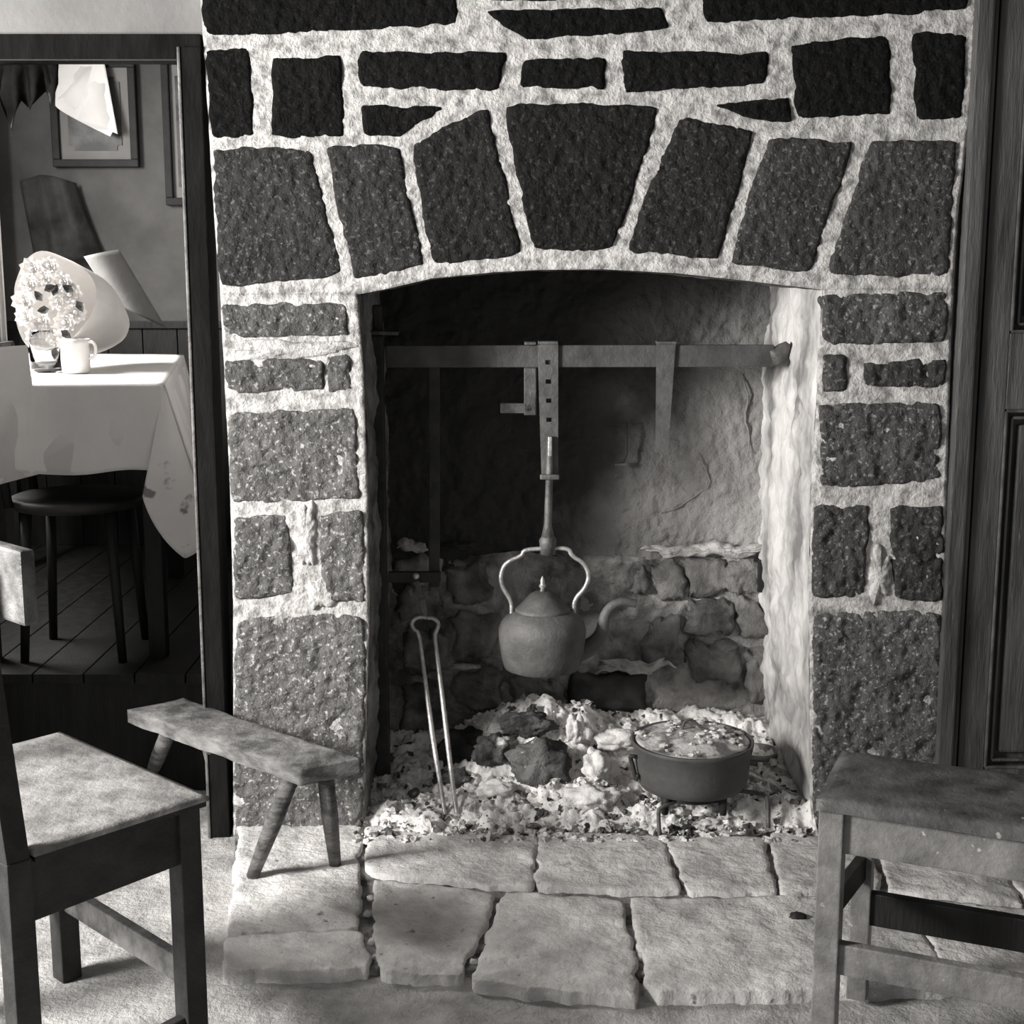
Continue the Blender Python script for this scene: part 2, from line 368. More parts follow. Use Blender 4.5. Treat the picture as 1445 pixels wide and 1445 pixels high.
# cracks in the lime
def crack(pts, r=.0035, m=PALE):
    tube('crack_ridge', [P(x, y, y=DEP - .004) for x, y in pts], [r * .4] + [r] * (len(pts) - 2) + [r * .4], m, rec, 6, 1, True, 1)
crack([(1045, 525), (1052, 545), (1057, 562), (1050, 590), (1058, 612), (1056, 640)], .003, SOOT_SHADE)
crack([(985, 640), (996, 662), (1004, 685), (980, 700), (955, 718), (930, 724)], .0025, SOOT_SHADE)
# flue above
struct(box('wall_flue', (-.75, .26, 2.36), (1.15, .66, 2.42), SOOT_SHADE))
# iron staple on the fireback
t = thing('iron_staple', 'small dark iron staple hanging on the sooty fireback', 'staple', P(868, 640, y=DEP - .03))
tube('ring', [P(x, y, y=DEP - .035) for x, y in ((868, 598), (884, 596), (884, 640), (880, 652), (868, 652))], .0035, IRON, t, 8)
bar('pin', P(868, 656, y=DEP - .04), P(884, 655, y=DEP - .04), .008, .008, GREYIRON, t); adopt(t)

# ================================================================ floor
def earth(u, v):
    p = Vector((-3 + 5.4 * u, -4.2 + 5.0 * v, -.028)); return p + Vector((0, 0, 1)) * (.006 * fbm(p, 3, 3) + .004 * fbm(p, 18, 3, 4))
floor = struct(gridmesh('floor', earth, 330, 300, EARTH, back=(0, 0, -1), thick=.05))
bedq = [P(332, 1168, z=-.012), P(1460, 1168, z=-.012), P(1510, 1392, z=-.012), P(328, 1362, z=-.012)]
def bed(u, v):
    p = bedq[0].lerp(bedq[1], u).lerp(bedq[3].lerp(bedq[2], u), v); return p + Vector((0, 0, .006 * fbm(p, 25, 3)))
gridmesh('joint_bed', bed, 150, 60, BED, floor, back=(0, 0, -1), thick=.02)
Fl = [((340, 1150), (510, 1152), (506, 1309), (326, 1316)), ((322, 1321), (508, 1313), (524, 1366), (312, 1372)),
 ((517, 1166), (756, 1180), (749, 1253), (523, 1234)), ((526, 1239), (702, 1262), (646, 1377), (537, 1370)),
 ((710, 1260), (879, 1270), (903, 1408), (668, 1384)), ((763, 1172), (932, 1180), (962, 1258), (756, 1254)),
 ((940, 1180), (1076, 1180), (1095, 1261), (971, 1259)), ((891, 1266), (1256, 1266), (1352, 1388), (917, 1404)),
 ((1088, 1178), (1222, 1180), (1244, 1258), (1104, 1261)), ((1234, 1180), (1392, 1200), (1446, 1276), (1257, 1258)),
 ((1264, 1268), (1462, 1284), (1510, 1398), (1362, 1388)), ((1402, 1190), (1560, 1210), (1640, 1290), (1456, 1280))]
for i, q in enumerate(Fl):
    slab('flagstone', [P(x, y, z=0) for x, y in q], (0, 0, 1), FLAG, floor, proud=.003, amp=.005, pitch=.009, seed=200 + i * 4.1, wob=.008, thick=.035, ns=11, round_=.035, grow=.004)
for i, (x, y, s) in enumerate([(523, 1262, .011), (520, 1285, .013), (532, 1300, .012), (526, 1325, .014), (531, 1342, .010), (518, 1175, .02), (706, 1290, .010), (905, 1330, .012)]):
    pass
def rock(name, loc, r, sc, m, parent=None, seed=0, amp=.35, sub=3, ns=2.2, rot=0):
    bm = bmesh.new(); bmesh.ops.create_icosphere(bm, subdivisions=sub, radius=1)
    R = Matrix.Rotation(rot, 3, 'Z')
    for v in bm.verts:
        n_ = v.co.copy(); v.co = n_ * (1 + amp * noise.fractal(n_ * ns + Vector((seed, seed, 0)), 1, 2, 3) - .12 * max(abs(n_.x), abs(n_.y), abs(n_.z)) ** 3)
        v.co = R @ Vector((v.co.x * sc[0] * r, v.co.y * sc[1] * r, v.co.z * sc[2] * r)) + Vector(loc)
    return bmo(name, bm, m, parent, True)
for i, (x, y, s) in enumerate([(523, 1262, .011), (520, 1285, .013), (532, 1302, .012), (526, 1325, .014), (530, 1345, .010), (668, 1352, .010), (905, 1345, .012), (1198, 1182, .016)]):
    rock('joint_pebble', P(x, y, z=.0) - Vector((0, 0, .010)), s, (1, 1, .9), FLAG, floor, i * 2.1, .25, 2)
# sliver of stone/wood lying at the front edge, dark cinder on the flags
tag(rock('stone_sliver', P(478, 1367, z=-.015), .075, (1, .16, .13), FLAG, None, 3, .15, 3), 'thin pale sliver of stone lying along the front edge of the flags', 'stone')
tag(rock('cinder', P(1126, 1293, z=.006), .022, (1, .7, .45), IRON, None, 8, .3, 3), 'small black cinder lying alone on the large flagstone', 'cinder')

# ================================================================ left wall, opening and alcove
YL = .03
def bx(px0, py0, px1, py1, y): return P(px0, py0, y=y), P(px1, py1, y=y)
zl1 = P(140, 50, y=YL).z; zl0 = P(140, 86, y=YL).z
wl = struct(box('wall_left', (-2.98, YL, zl1), (-.755, YL + .25, 2.5), PLASTER))
o = struct(bar('trim_1', (-1.95, YL + .02, (zl1 + zl0) / 2), (-.76, YL + .02, (zl1 + zl0) / 2), .09, zl1 - zl0, JAMBWOOD))
bar('edge_strip', (-1.95, YL - .016, zl0 + .004), (-.80, YL - .016, zl0 + .004), .016, .009, GREYPAPER, o)
a, b = P(273, 70, y=YL + .01), P(313, 1120, y=YL + .01); b.z = -.03
o = struct(bar('trim_2', a, Vector((b.x - .0, b.y, b.z)), .056, .10, JAMBWOOD, up=(0, 1, 0)))
bar('edge_bead', a + Vector((-.026, -.05, 0)), b + Vector((-.026, -.05, 0)), .008, .008, GREYIRON, o, up=(0, 1, 0))
# rest of the opening's left side, outside the picture, then an added light blocker
struct(box('wall_front_left', (-2.98, YL, -.03), (-1.40, YL + .12, zl1), PLASTER))
struct(box('wall_light_blocker', (-1.50, -.38, -.03), (-1.40, YL + .01, 1.74), PLASTER))  # unseen wall added to keep the window light off the alcove
# room side walls, ceiling
def wall_x(name, x0, x1, y0, y1, z0, z1, hy0, hy1, hz0, hz1, m):
    o = struct(box(name, (x0, y0, z0), (x1, y1, hz0), m, bev=0))
    box('wall_piece', (x0, y0, hz1), (x1, y1, z1), m, o, 0); box('wall_piece', (x0, y0, hz0), (x1, hy0, hz1), m, o, 0); box('wall_piece', (x0, hy1, hz0), (x1, y1, hz1), m, o, 0)
    return o
wall_x('wall_side_left', -2.9, -2.78, -4.2, .03, -.04, 2.5, -2.5, -1.3, 1.12, 2.12, PLASTER)
struct(box('ceiling', (-3, -4.2, 2.46), (2.4, 2.4, 2.52), PLASTER, bev=0))
struct(box('wall_right', (2.3, -4.2, -.04), (2.4, .2, 2.5), PLASTER, bev=0))
AY = 2.2; PZ = .33
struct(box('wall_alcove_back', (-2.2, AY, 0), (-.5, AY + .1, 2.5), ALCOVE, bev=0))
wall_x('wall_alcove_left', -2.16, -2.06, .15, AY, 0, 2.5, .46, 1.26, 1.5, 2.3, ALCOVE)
pf = struct(box('floor_alcove', (-2.1, .33, -.03), (-.79, AY, PZ - .03), DARKWOOD, bev=.004))
for i in range(9):
    x = -2.1 + .146 * i
    box('plank', (x, .31, PZ - .03), (x + .142, AY, PZ), DARKWOOD, pf, .003)
wn_ = struct(box('trim_3', (-2.06, AY - .03, 1.225), (-.79, AY, 1.255), DARKWOOD))
for i in range(9):
    x = -2.06 + .141 * i
    box('board', (x, AY - .018, PZ), (x + .137, AY, 1.225), DARKWOOD, wn_, .003)
# black ragged valance
def valance(u, v):
    x = -22 + 104 * u; L_ = [(-22, 130), (0, 140), (8, 170), (16, 185), (24, 158), (30, 142), (40, 155), (52, 142), (62, 128), (75, 150), (82, 118)]
    y = 84 + (interp(L_, x) - 84) * v; p = P(x, y, y=YL + .09)
    return p + Vector((0, .010 * math.sin(u * 25) * (.3 + v) + .004 * fbm(p, 20), 0))
tag(gridmesh('ragged_valance', valance, 60, 14, DARKCLOTH, back=(0, 1, 0), thick=.003), 'black ragged cloth hanging from the lintel above the table', 'cloth')
# pictures
def picture(px0, py0, px1, py1, label, mount, tilt=0):
    y = AY - .02; a, b = P(px0, py1, y=y), P(px1, py0, y=y); t = thing('framed_picture', label, 'picture', ((a.x + b.x) / 2, AY, a.z))
    fw = .030
    for lo, hi in (((a.x, a.z), (b.x, a.z + fw)), ((a.x, b.z - fw), (b.x, b.z)), ((a.x, a.z + fw), (a.x + fw, b.z - fw)), ((b.x - fw, a.z + fw), (b.x, b.z - fw))):
        box('frame_bar', (lo[0], AY - .035, lo[1]), (hi[0], AY, hi[1]), PICFRAME, t, .004)
    i0, i1 = (a.x + fw, a.z + fw), (b.x - fw, b.z - fw)
    box('mount', (i0[0], AY - .014, i0[1]), (i1[0], AY - .002, i1[1]), MOUNT, t, 0)
    k = mount; bm = bmesh.new(); beam(bm, ((i0[0] + i1[0]) / 2, AY - .019, (i0[1] + i1[1]) / 2), ((i0[0] + i1[0]) / 2, AY - .0145, (i0[1] + i1[1]) / 2), i1[0] - i0[0] - 2 * k, i1[1] - i0[1] - 2 * k, bev=0)
    es = [e for e in bm.edges if abs(e.verts[0].co.y - e.verts[1].co.y) > .002]
    bmesh.ops.bevel(bm, geom=es, offset=.02, segments=5, affect='EDGES'); bmo('print', bm, PRINT, t)
    adopt(t); return t
picture(76, 84, 190, 236, 'black-framed picture with grey mount, left of the two on the alcove wall', .035)
picture(235, 80, 300, 290, 'tall narrow black-framed picture partly hidden behind the door frame', .022)
def reflection(u, v):  # white sheet drawn as the window's reflection in the left frame's glass
    top = P(80 + 66 * u, 84, y=AY - .06); bot = P(80 + 88 * u, 150 + 48 * u ** .8 - (8 if u > .9 else 0), y=AY - .06)
    p = top.lerp(bot, v); return p + Vector((0, -.02 * math.sin(u * 6 + v * 2) * v - .004 * fbm(p, 14), 0))
tag(gridmesh('glass_reflection', reflection, 24, 24, CLOTH, back=(0, 1, 0), thick=.003), 'bright white sheet added as window reflection across the upper corner of the left picture', 'cloth')
# white curtain at the alcove window
def curt(u, v):
    a, b = P(-30, 120, y=AY - .14), P(13 , 495, y=AY - .14); z = a.z + (b.z - a.z) * v
    return Vector((a.x + (b.x - a.x) * u, AY - .14 + .018 * math.sin(u * 18) , z))
tag(gridmesh('white_curtain', curt, 40, 20, CLOTH, back=(0, 1, 0), thick=.003), 'white curtain hanging at the far left edge beside the alcove wall', 'curtain')
# dark coat hanging on the alcove wall
def coat(u, v):
    le = 28 + 22 * v; re = 106 + 40 * v ** 1.2; p = P(le + (re - le) * u, 258 + 108 * v - 10 * math.sin(u * math.pi) * (1 - v), y=AY - .05)
    return p + Vector((0, -.05 * math.sin(u * math.pi) ** .6 - .012 * math.sin(u * 17 + v), 0))
tag(gridmesh('dark_coat', coat, 40, 20, mat('worn_dark_wool', .008, .035, 7, .95, .5, 50), back=(0, 1, 0), thick=.006), 'dark cloth garment hanging on the alcove wall behind the bouquet', 'coat')

# ---------------------------------------------------------------- table with cloth
TZ = 1.15
A = P(-70, 545, z=TZ); B = P(231, 543, z=TZ); Cc = P(258, 501, z=TZ); Dd = P(-10, 498, z=TZ)
Cc.y = min(Cc.y, 1.8)
t = thing('table', 'dark wooden table under the white cloth in the alcove', 'table', ((A.x + B.x) / 2, (A.y + Cc.y) / 2, PZ))
ins = lambda p, k: p.lerp((A + B + Cc + Dd) / 4, k)
for q in (A, B, Cc, Dd):
    p = ins(q, .16); bar('leg', (p.x, p.y, PZ), (p.x, p.y, TZ - .02), .05, .05, DARKWOOD, t, up=(0, 1, 0))
q = [ins(p, .03) - Vector((0, 0, .006)) for p in (Dd, Cc, B, A)]
gridmesh('tabletop', lambda u, v: q[0].lerp(q[1], u).lerp(q[3].lerp(q[2], u), v), 4, 4, DARKWOOD, t, False, (0, 0, -1), .022)
for i in range(4):
    p0, p1 = ins([A, B, Cc, Dd][i], .18), ins([B, Cc, Dd, A][i], .18); bar('apron', (p0.x, p0.y, TZ - .08), (p1.x, p1.y, TZ - .08), .02, .10, DARKWOOD, t)
adopt(t)
cl = thing('tablecloth', 'white cloth draped over the alcove table with one long stained corner', 'tablecloth', ((A.x + B.x) / 2, (A.y + Cc.y) / 2, TZ))
Q = [Dd, Cc, B, A]
gridmesh('top_cloth', lambda u, v: Q[0].lerp(Q[1], u).lerp(Q[3].lerp(Q[2], u), v) + Vector((0, 0, .002 + .0015 * fbm((u * 2, v * 2, 0), 2))), 30, 20, CLOTH, cl, True, (0, 0, -1), .003)
def fdrop(u, v):
    p = A.lerp(B, u) + Vector((0, -.006, 0)); zb = P(100, 666 - 4 * math.sin(u * 9), y=p.y).z
    return Vector((p.x, p.y - .012 * v - .006 * v * math.sin(u * 22), TZ + (zb - TZ) * v))
gridmesh('front_drop', fdrop, 60, 20, CLOTH, cl, True, (0, 1, 0), .003)
e1, e2 = P(206, 668, y=B.y - .06), P(302, 752, y=B.y + .02)
tipp = P(266, 795, y=B.y - .05)
def corner(u, v):   # long triangular fold
    if v < .001: return B + Vector((.002, -.008, .0))
    l = B.lerp(P(201, 700, y=B.y - .05), v); r = B.lerp(P(303, 752, y=B.y + .02), v)
    k = 1 + (.0 + .17 * math.sin(math.pi * min(1, (u * 1.0) ** 0.75))) * v ** 3
    p = l.lerp(r, u); top = B
    p = top + (p - top) * k
    m = v ** 4 * (1 - abs(2 * u - 1.1)) * .06
    p.z -= max(0, m); p.y -= .02 * math.sin(u * math.pi) * v
    return p
gridmesh('hanging_corner', corner, 30, 40, CORNER, cl, True, (0, 1, 0), .003)
def sdrop(u, v):
    p = B.lerp(Cc, u); zb = P(285, 690, y=B.y).z
    out = Vector((1, .1, 0)) * (.085 * v * (1 - .4 * u) + .004)
    return Vector((p.x, p.y, TZ + (zb - TZ) * v)) + out + Vector((.014 * math.sin(u * 20) * v, 0, 0))
gridmesh('side_drop', sdrop, 40, 20, CLOTH, cl, True, (-1, 0, 0), .003); adopt(cl)
# chair with cloth over its back, in front of the table
cx, cy = P(105, 700, y=.52).x, .55; SZ = P(105, 712, y=.36).z
t = thing('round_seated_chair', 'dark round-seated chair standing in front of the alcove table', 'chair', (cx, cy, PZ))
lathe('seat', [(0, -.035), (.18, -.035), (.195, -.02), (.195, -.006), (.18, 0), (0, 0)], (cx, cy, SZ), mat('dark_round_seat', .02, .05, 6, .45, .3, 30), t)
for dx, dy in ((-.12, -.1), (.12, -.1), (-.12, .12), (.12, .12)):
    tube('leg', [(cx + dx, cy + dy, SZ - .03), (cx + dx * 1.2, cy + dy * 1.2, PZ)], [.017, .013], DARKWOOD, t)
for s in (-.13, .10):
    tube('back_post', [(cx - .16, cy + s, SZ - .02), (cx - .21, cy + s, SZ + .44)], .014, DARKWOOD, t)
bar('back_rail', (cx - .21, cy - .14, SZ + .42), (cx - .21, cy + .11, SZ + .42), .02, .05, DARKWOOD, t); adopt(t)
def ccl(u, v):
    y_ = 489 + 4 * u; l, r = P(-30, 492 + 200 * v, y=.30), P(38 + 27 * v, 487 + 178 * v + 6 * math.sin(v * 3), y=.36)
    p = l.lerp(r, u); return p + Vector((0, -.012 * math.sin(u * 8 + 1) * v - .004 * fbm(p, 8), 0))
tag(gridmesh('draped_cloth', ccl, 30, 34, CLOTH, back=(0, 1, 0), thick=.004), 'white cloth hung over the chair back at the left edge of the picture', 'cloth')

# ---------------------------------------------------------------- bouquet, mug, jar
bc = P(110, 440, y=.98)
t = thing('bouquet', 'bunch of white flowers in white wrapping paper lying on the table', 'bouquet', (bc.x, bc.y, TZ))
ax0 = P(76, 424, y=.86); ax1 = P(160, 462, y=1.2)
dirv = (ax1 - ax0).normalized(); s1 = dirv.cross(Vector((0, 0, 1))).normalized(); s2 = s1.cross(dirv)
def wrap(u, v):
    a = 2 * math.pi * u; r = (.150 - .02 * v) * (1 - .55 * v ** 3) * (1 + .10 * math.sin(3 * a + 1) * (1 - v) + .05 * noise.noise(Vector((math.cos(a) * 2, math.sin(a) * 2, v * 2))))
    k = ax0.lerp(ax1, v) - dirv * (.05 * max(0, math.sin(a + .6)) * (1 - v))
    p = k + s1 * math.cos(a) * r + s2 * math.sin(a) * r; p.z = max(p.z, TZ + .004); return p
gridmesh('wrapping_paper', wrap, 48, 16, PAPER, t, True)
random.seed(4)
for i in range(15):
    px, py = [(40, 400), (62, 392), (88, 398), (34, 425), (58, 452), (36, 447), (82, 425), (100, 415), (70, 470), (50, 474), (92, 455), (46, 380), (70, 375), (108, 440), (84, 478)][i]
    c = P(px, py, y=.80 + .03 * random.random()); bm = bmesh.new(); R0 = .031 + .012 * random.random(); n = 9
    for ring in range(3):
        for k in range(n):
            a = 2 * math.pi * (k + .5 * ring) / n; d = Vector((math.cos(a), -.25 - .25 * ring, math.sin(a))).normalized(); sd = Vector((-math.sin(a), 0, math.cos(a))); rr = R0 * (1 - .25 * ring)
            q = [bm.verts.new(c + sd * rr * .08), bm.verts.new(c + d * rr * .7 + sd * rr * .34), bm.verts.new(c + d * rr + Vector((0, -.003, 0))), bm.verts.new(c + d * rr * .7 - sd * rr * .34)]
            bm.faces.new(q)
    f = bmo('flower', bm, PETAL, t)
    bm = bmesh.new(); bmesh.ops.create_icosphere(bm, subdivisions=1, radius=R0 * .22, matrix=Matrix.Translation(c + Vector((0, -.012, 0)))); bmo('flower_centre', bm, PAPER, f)
for i, (px, py, a) in enumerate([(62, 410, .4), (75, 418, 1.2), (104, 412, 2.6), (108, 424, 5.2), (70, 436, 3.3), (86, 466, 5.6), (78, 490, 4.6), (92, 485, 5.5), (60, 425, 2.2)]):
    c = P(px, py, y=.785); d = Vector((math.cos(a), 0, math.sin(a))); sd = Vector((-d.z, 0, d.x)); bm = bmesh.new(); Ln = .04
    pts = [c, c + d * Ln * .35 + sd * .013, c + d * Ln * .7 + sd * .009, c + d * Ln, c + d * Ln * .7 - sd * .009, c + d * Ln * .35 - sd * .013]
    vs = [bm.verts.new(p) for p in pts]; mid = bm.verts.new(c + d * Ln * .5 + Vector((0, .006, 0)))
    for k in range(6): bm.faces.new((vs[k], vs[(k + 1) % 6], mid))
    bmo('leaf', bm, LEAF, t)
adopt(t)
def gsheet(u, v):
    l, r = P(118 + 40 * v, 362 + 62 * v, y=1.25), P(168 + 66 * v, 352 + 84 * v + 26 * v, y=1.3)
    p = l.lerp(r, u); return p + Vector((0, -.03 * math.sin(u * 3.1), 0))
tag(gridmesh('grey_paper', gsheet, 16, 16, GREYPAPER, back=(0, 1, 0), thick=.002), 'sheet of grey paper standing out behind the bouquet', 'paper')
mc = P(108, 528, z=TZ); mc.z = TZ + .003
t = thing('mug', 'white china mug with a handle beside the bouquet', 'mug', mc)
k = .0021
lathe('cup', [(0, .002), (.036, 0), (.042, .006), (.044, .04), (.043, .09), (.046, .105), (.043, .105), (.040, .09), (.040, .012), (0, .01)], mc, CHINA, t, 32)
tube('handle', [mc + Vector(p) for p in ((.042, -.006, .098), (.062, -.006, .094), (.066, -.006, .07), (.060, -.006, .05), (.043, -.006, .045))], .005, CHINA, t, 8, 1, True, 2); adopt(t)
jc = P(66, 526, z=TZ); jc.z = TZ + .003
tag(lathe('glass_jar', [(0, 0), (.045, 0), (.048, .01), (.048, .10), (.043, .125), (.043, .13), (.040, .13), (.044, .10), (.044, .012), (0, .008)], jc, GLASS, None, 32), 'clear glass jar below the flowers at the front of the table', 'jar')

# ================================================================ panelled door on the right
DY = -.005
def dx(px): return P(px, 720, y=DY).x
def dz(py): return P(1400, py, y=DY).z
door = struct(box('door_1', (dx(1336), DY + .03, -.03), (1.75, DY + .08, 2.46), DOORWOOD, bev=0))
X = [dx(1337), dx(1358), dx(1375), dx(1410)]
box('architrave', (X[0], DY - .02, -.03), (X[1] + .006, DY + .04, 2.46), DOORWOOD, door, .006)
box('bead', (X[1] + .006, DY - .012, -.03), (X[2] - .012, DY + .03, 2.46), DOORWOOD, door, .006)
box('stile', (X[2] - .005, DY, -.03), (X[3], DY + .03, 2.46), DOORWOOD, door, .003)
box('stile', (1.62, DY, -.03), (1.72, DY + .03, 2.46), DOORWOOD, door, .003)
zr = [(dz(578), dz(470)), (-.03, dz(1085)), (2.3, 2.46)]
for a, b in zr: box('rail', (X[3], DY, a), (1.62, DY + .03, b), DOORWOOD, door, .003)
MOULD = mat('worn_moulding', .05, .13, 12, .4, .4, 30)
for z0, z1 in ((dz(1085), dz(578)), (dz(470), 2.3)):
    for k, off in enumerate((.004, .022)):
        x0, x1, a, b = X[3] + off, 1.62 - off, z0 + off, z1 - off; m_ = MOULD if k == 0 else DOORWOOD; yy = DY + .004 + .008 * k
        bar('moulding', (x0, yy, a), (x0, yy, b), .008, .012, m_, door, up=(0, 1, 0)); bar('moulding', (x1, yy, a), (x1, yy, b), .008, .012, m_, door, up=(0, 1, 0))
        bar('moulding', (x0, yy, a), (x1, yy, a), .012, .008, m_, door); bar('moulding', (x0, yy, b), (x1, yy, b), .012, .008, m_, door)
    box('panel', (X[3] + .04, DY + .014, z0 + .04), (1.58, DY + .032, z1 - .04), DOORWOOD, door, .008)
struct(box('wall_front_right', (1.74, DY, -.03), (2.35, .1, 2.5), PLASTER, bev=0))

# ================================================================ crane and irons
CY = .27
def K(px, py, y=CY): return P(px, py, y=y)
t = thing('fire_crane', 'black iron fire crane with a post and long flat arm across the hearth', 'crane', (K(538, 1075).x, CY, 0))
xb = K(538, 900).x
bar('post', (xb, CY, -.01), (xb, CY, K(538, 473).z), .038, .034, IRON, t, up=(0, 1, 0), bev=.004)
bar('spindle', (xb + .004, CY, K(542, 475).z), (xb + .004, CY, K(542, 430).z), .026, .026, IRON, t, up=(0, 1, 0), bev=.006)
bar('collar_plate', K(516, 469), K(563, 470), .05, .010, GREYIRON, t, bev=.002)
bar('arm', K(545, 503), K(1092, 502), .014, .060, mat('arm_iron', .055, .10, 12, .5, .4, 40, metal=.2), t, bev=.003)
tube('arm_end', [K(1088, 505), K(1098, 502), K(1106, 492), K(1112, 484)], [.024, .026, .02, .008], GREYIRON, t, 10, .5)
bar('brace', K(613, 512, CY + .01), K(613, 828, CY + .01), .030, .012, IRON, t, up=(0, 1, 0))
bar('lower_arm', K(548, 814, CY - .004), K(622, 814, CY - .004), .02, .030, IRON, t)
adopt(t)
# hanger with holes
HY = CY - .016
t = thing('kettle_hanger', 'iron pot hanger with a row of holes hooked over the crane arm', 'hanger', K(773, 780, HY))
def strap(name, x0, y0, x1, y1, w0, w1, holes, m, parent, yy):
    bm = bmesh.new(); a, b = P(x0, y0, y=yy), P(x1, y1, y=yy); n = 2 * len(holes) + 1; th = .006
    ks = [0]
    for h in holes: ks += [h - .016, h + .016]
    ks += [1]
    rows = []
    for k in ks:
        c = a.lerp(b, k); w_ = w0 + (w1 - w0) * k; rows.append([bm.verts.new(c + Vector((s * w_ / 2, 0, 0))) for s in (-1, -.28, .28, 1)])
    for i, (r0, r1) in enumerate(zip(rows, rows[1:])):
        for j in range(3):
            if i % 2 == 1 and j == 1: continue
            bm.faces.new((r0[j], r0[j + 1], r1[j + 1], r1[j]))
    bmesh.ops.recalc_face_normals(bm, faces=bm.faces[:])
    r = bmesh.ops.extrude_face_region(bm, geom=bm.faces[:]); bmesh.ops.translate(bm, verts=[v for v in r['geom'] if isinstance(v, bmesh.types.BMVert)], vec=(0, th, 0))
    return bmo(name, bm, m, parent)
STRAP = mat('strap_iron', .07, .13, 14, .5, .4, 50, metal=.2)
strap('strap', 773, 484, 776, 676, .056, .046, [.14, .28, .42, .56], STRAP, t, HY)
bar('top_hook', K(759, 483, CY), K(787, 483, CY), .05, .007, STRAP, t, bev=.001)
bar('slide', K(762, 673, HY - .022), K(789, 673, HY - .022), .016, .014, GREYIRON, t)
tube('rod', [K(776, 616, HY - .014), K(775, 680, HY - .012), K(773, 740, HY - .01), K(773, 758, HY - .01)], [.008, .010, .011, .018], GREYIRON, t, 10)
bar('peg', K(776, 616, HY - .026), K(776, 644, HY - .026), .011, .006, BRIGHTIRON, t, up=(0, 1, 0))
tube('hook_block', [K(773, 754, HY - .01), K(773, 762, HY - .01), K(773, 782, HY - .01)], [.014, .024, .021], GREYIRON, t, 8); adopt(t)
t = thing('short_hanger', 'short tapering iron strap hooked over the right part of the crane arm', 'hanger', K(935, 638, HY))
strap('strap', 940, 484, 934, 638, .052, .034, [], STRAP, t, HY); bar('top_hook', K(926, 483, CY), K(953, 483, CY), .05, .007, STRAP, t, bev=.001); adopt(t)
t = thing('angle_hook', 'dark iron angle hook hanging behind the crane arm left of the hanger', 'hook', K(746, 585, CY + .03))
bar('upright', K(748, 486, CY + .02), K(748, 586, CY + .02), .034, .008, GREYIRON, t, up=(0, 1, 0)); bar('foot', K(706, 576, CY + .02), K(752, 576, CY + .02), .008, .028, GREYIRON, t)
bar('top_hook', K(740, 484, CY), K(756, 484, CY), .05, .007, GREYIRON, t, bev=.001); adopt(t)
# kettle
KY = HY - .01; kc = K(765, 944, KY); sc = (KY - CAM.y) * 1.01 / FPX
t = thing('kettle', 'sooty round-bellied kettle hanging from the iron hanger over the fire', 'kettle', kc)
r = lambda px: px * sc
lathe('body', [(0, 0), (r(46), 0), (r(55), r(4)), (r(59), r(18)), (r(63), r(50)), (r(63), r(60)), (r(60), r(70)), (r(53), r(79)), (r(42), r(86)), (r(39), r(87)), (0, r(87))], kc, KETTLE, t, 56, .02)
lathe('lid', [(r(39), r(86)), (r(40), r(89)), (r(37), r(92)), (r(27), r(101)), (r(18), r(111)), (r(11), r(115)), (0, r(116))], kc, KETTLE, t, 48)
lathe('finial', [(0, r(113)), (r(4), r(115)), (r(2.5), r(119)), (r(5.5), r(123)), (r(3), r(127)), (r(3.4), r(131)), (r(1), r(137)), (0, r(138))], kc, BRIGHTIRON, t, 20)
hp = [(722, 866), (722, 848), (708, 828), (706, 810), (714, 793), (738, 784), (738, 776), (766, 774), (803, 773), (806, 784), (824, 794), (832, 812), (826, 830), (810, 846), (810, 866)]
tube('bail_handle', [K(x, y, KY) for x, y in hp], .0062, BRIGHTIRON, t, 8, 1, True, 2)
tube('spout', [K(x, y, KY + .02) for x, y in ((812, 922), (836, 912), (850, 895), (852, 872), (862, 854), (880, 848), (898, 852))], [.030, .026, .020, .016, .013, .0125, .012], KETTLE, t, 14, 1, True, 2)
adopt(t)
# tongs
TY = .16
t = thing('fire_tongs', 'long iron fire tongs leaning against the crane with their tips in the ash', 'tongs', P(634, 1163, z=.02))
top = P(587, 813, y=CY - .035)
tp = lambda x, y: P(x, y, y=CY - .035 + (y - 813) / 350 * (.02 - CY + .035))
bm = bmesh.new(); bmesh.ops.create_icosphere(bm, subdivisions=2, radius=.010, matrix=Matrix.Translation(top)); bmo('knob', bm, BRIGHTIRON, t, True)
bar('stem', tp(588, 820), tp(595, 845), .012, .009, GREYIRON, t, up=(0, 1, 0), taper=1.6); bar('blade', tp(595, 845), tp(601, 872), .020, .010, GREYIRON, t, up=(0, 1, 0), taper=.6)
tube('arm', [tp(x, y) for x, y in ((602, 872), (590, 870), (580, 878), (583, 888), (591, 892), (596, 930), (604, 990), (612, 1050), (622, 1110), (631, 1168))], [.005, .006, .006, .006, .006, .0062, .0068, .0075, .0062, .006], BRIGHTIRON, t, 8, 1, True, 1)
tube('arm', [tp(x, y) for x, y in ((602, 872), (612, 872), (620, 880), (616, 890), (613, 896), (618, 935), (625, 990), (632, 1050), (639, 1110), (647, 1165))], [.005, .006, .006, .006, .006, .0062, .0068, .0075, .0062, .006], BRIGHTIRON, t, 8, 1, True, 1)
adopt(t)

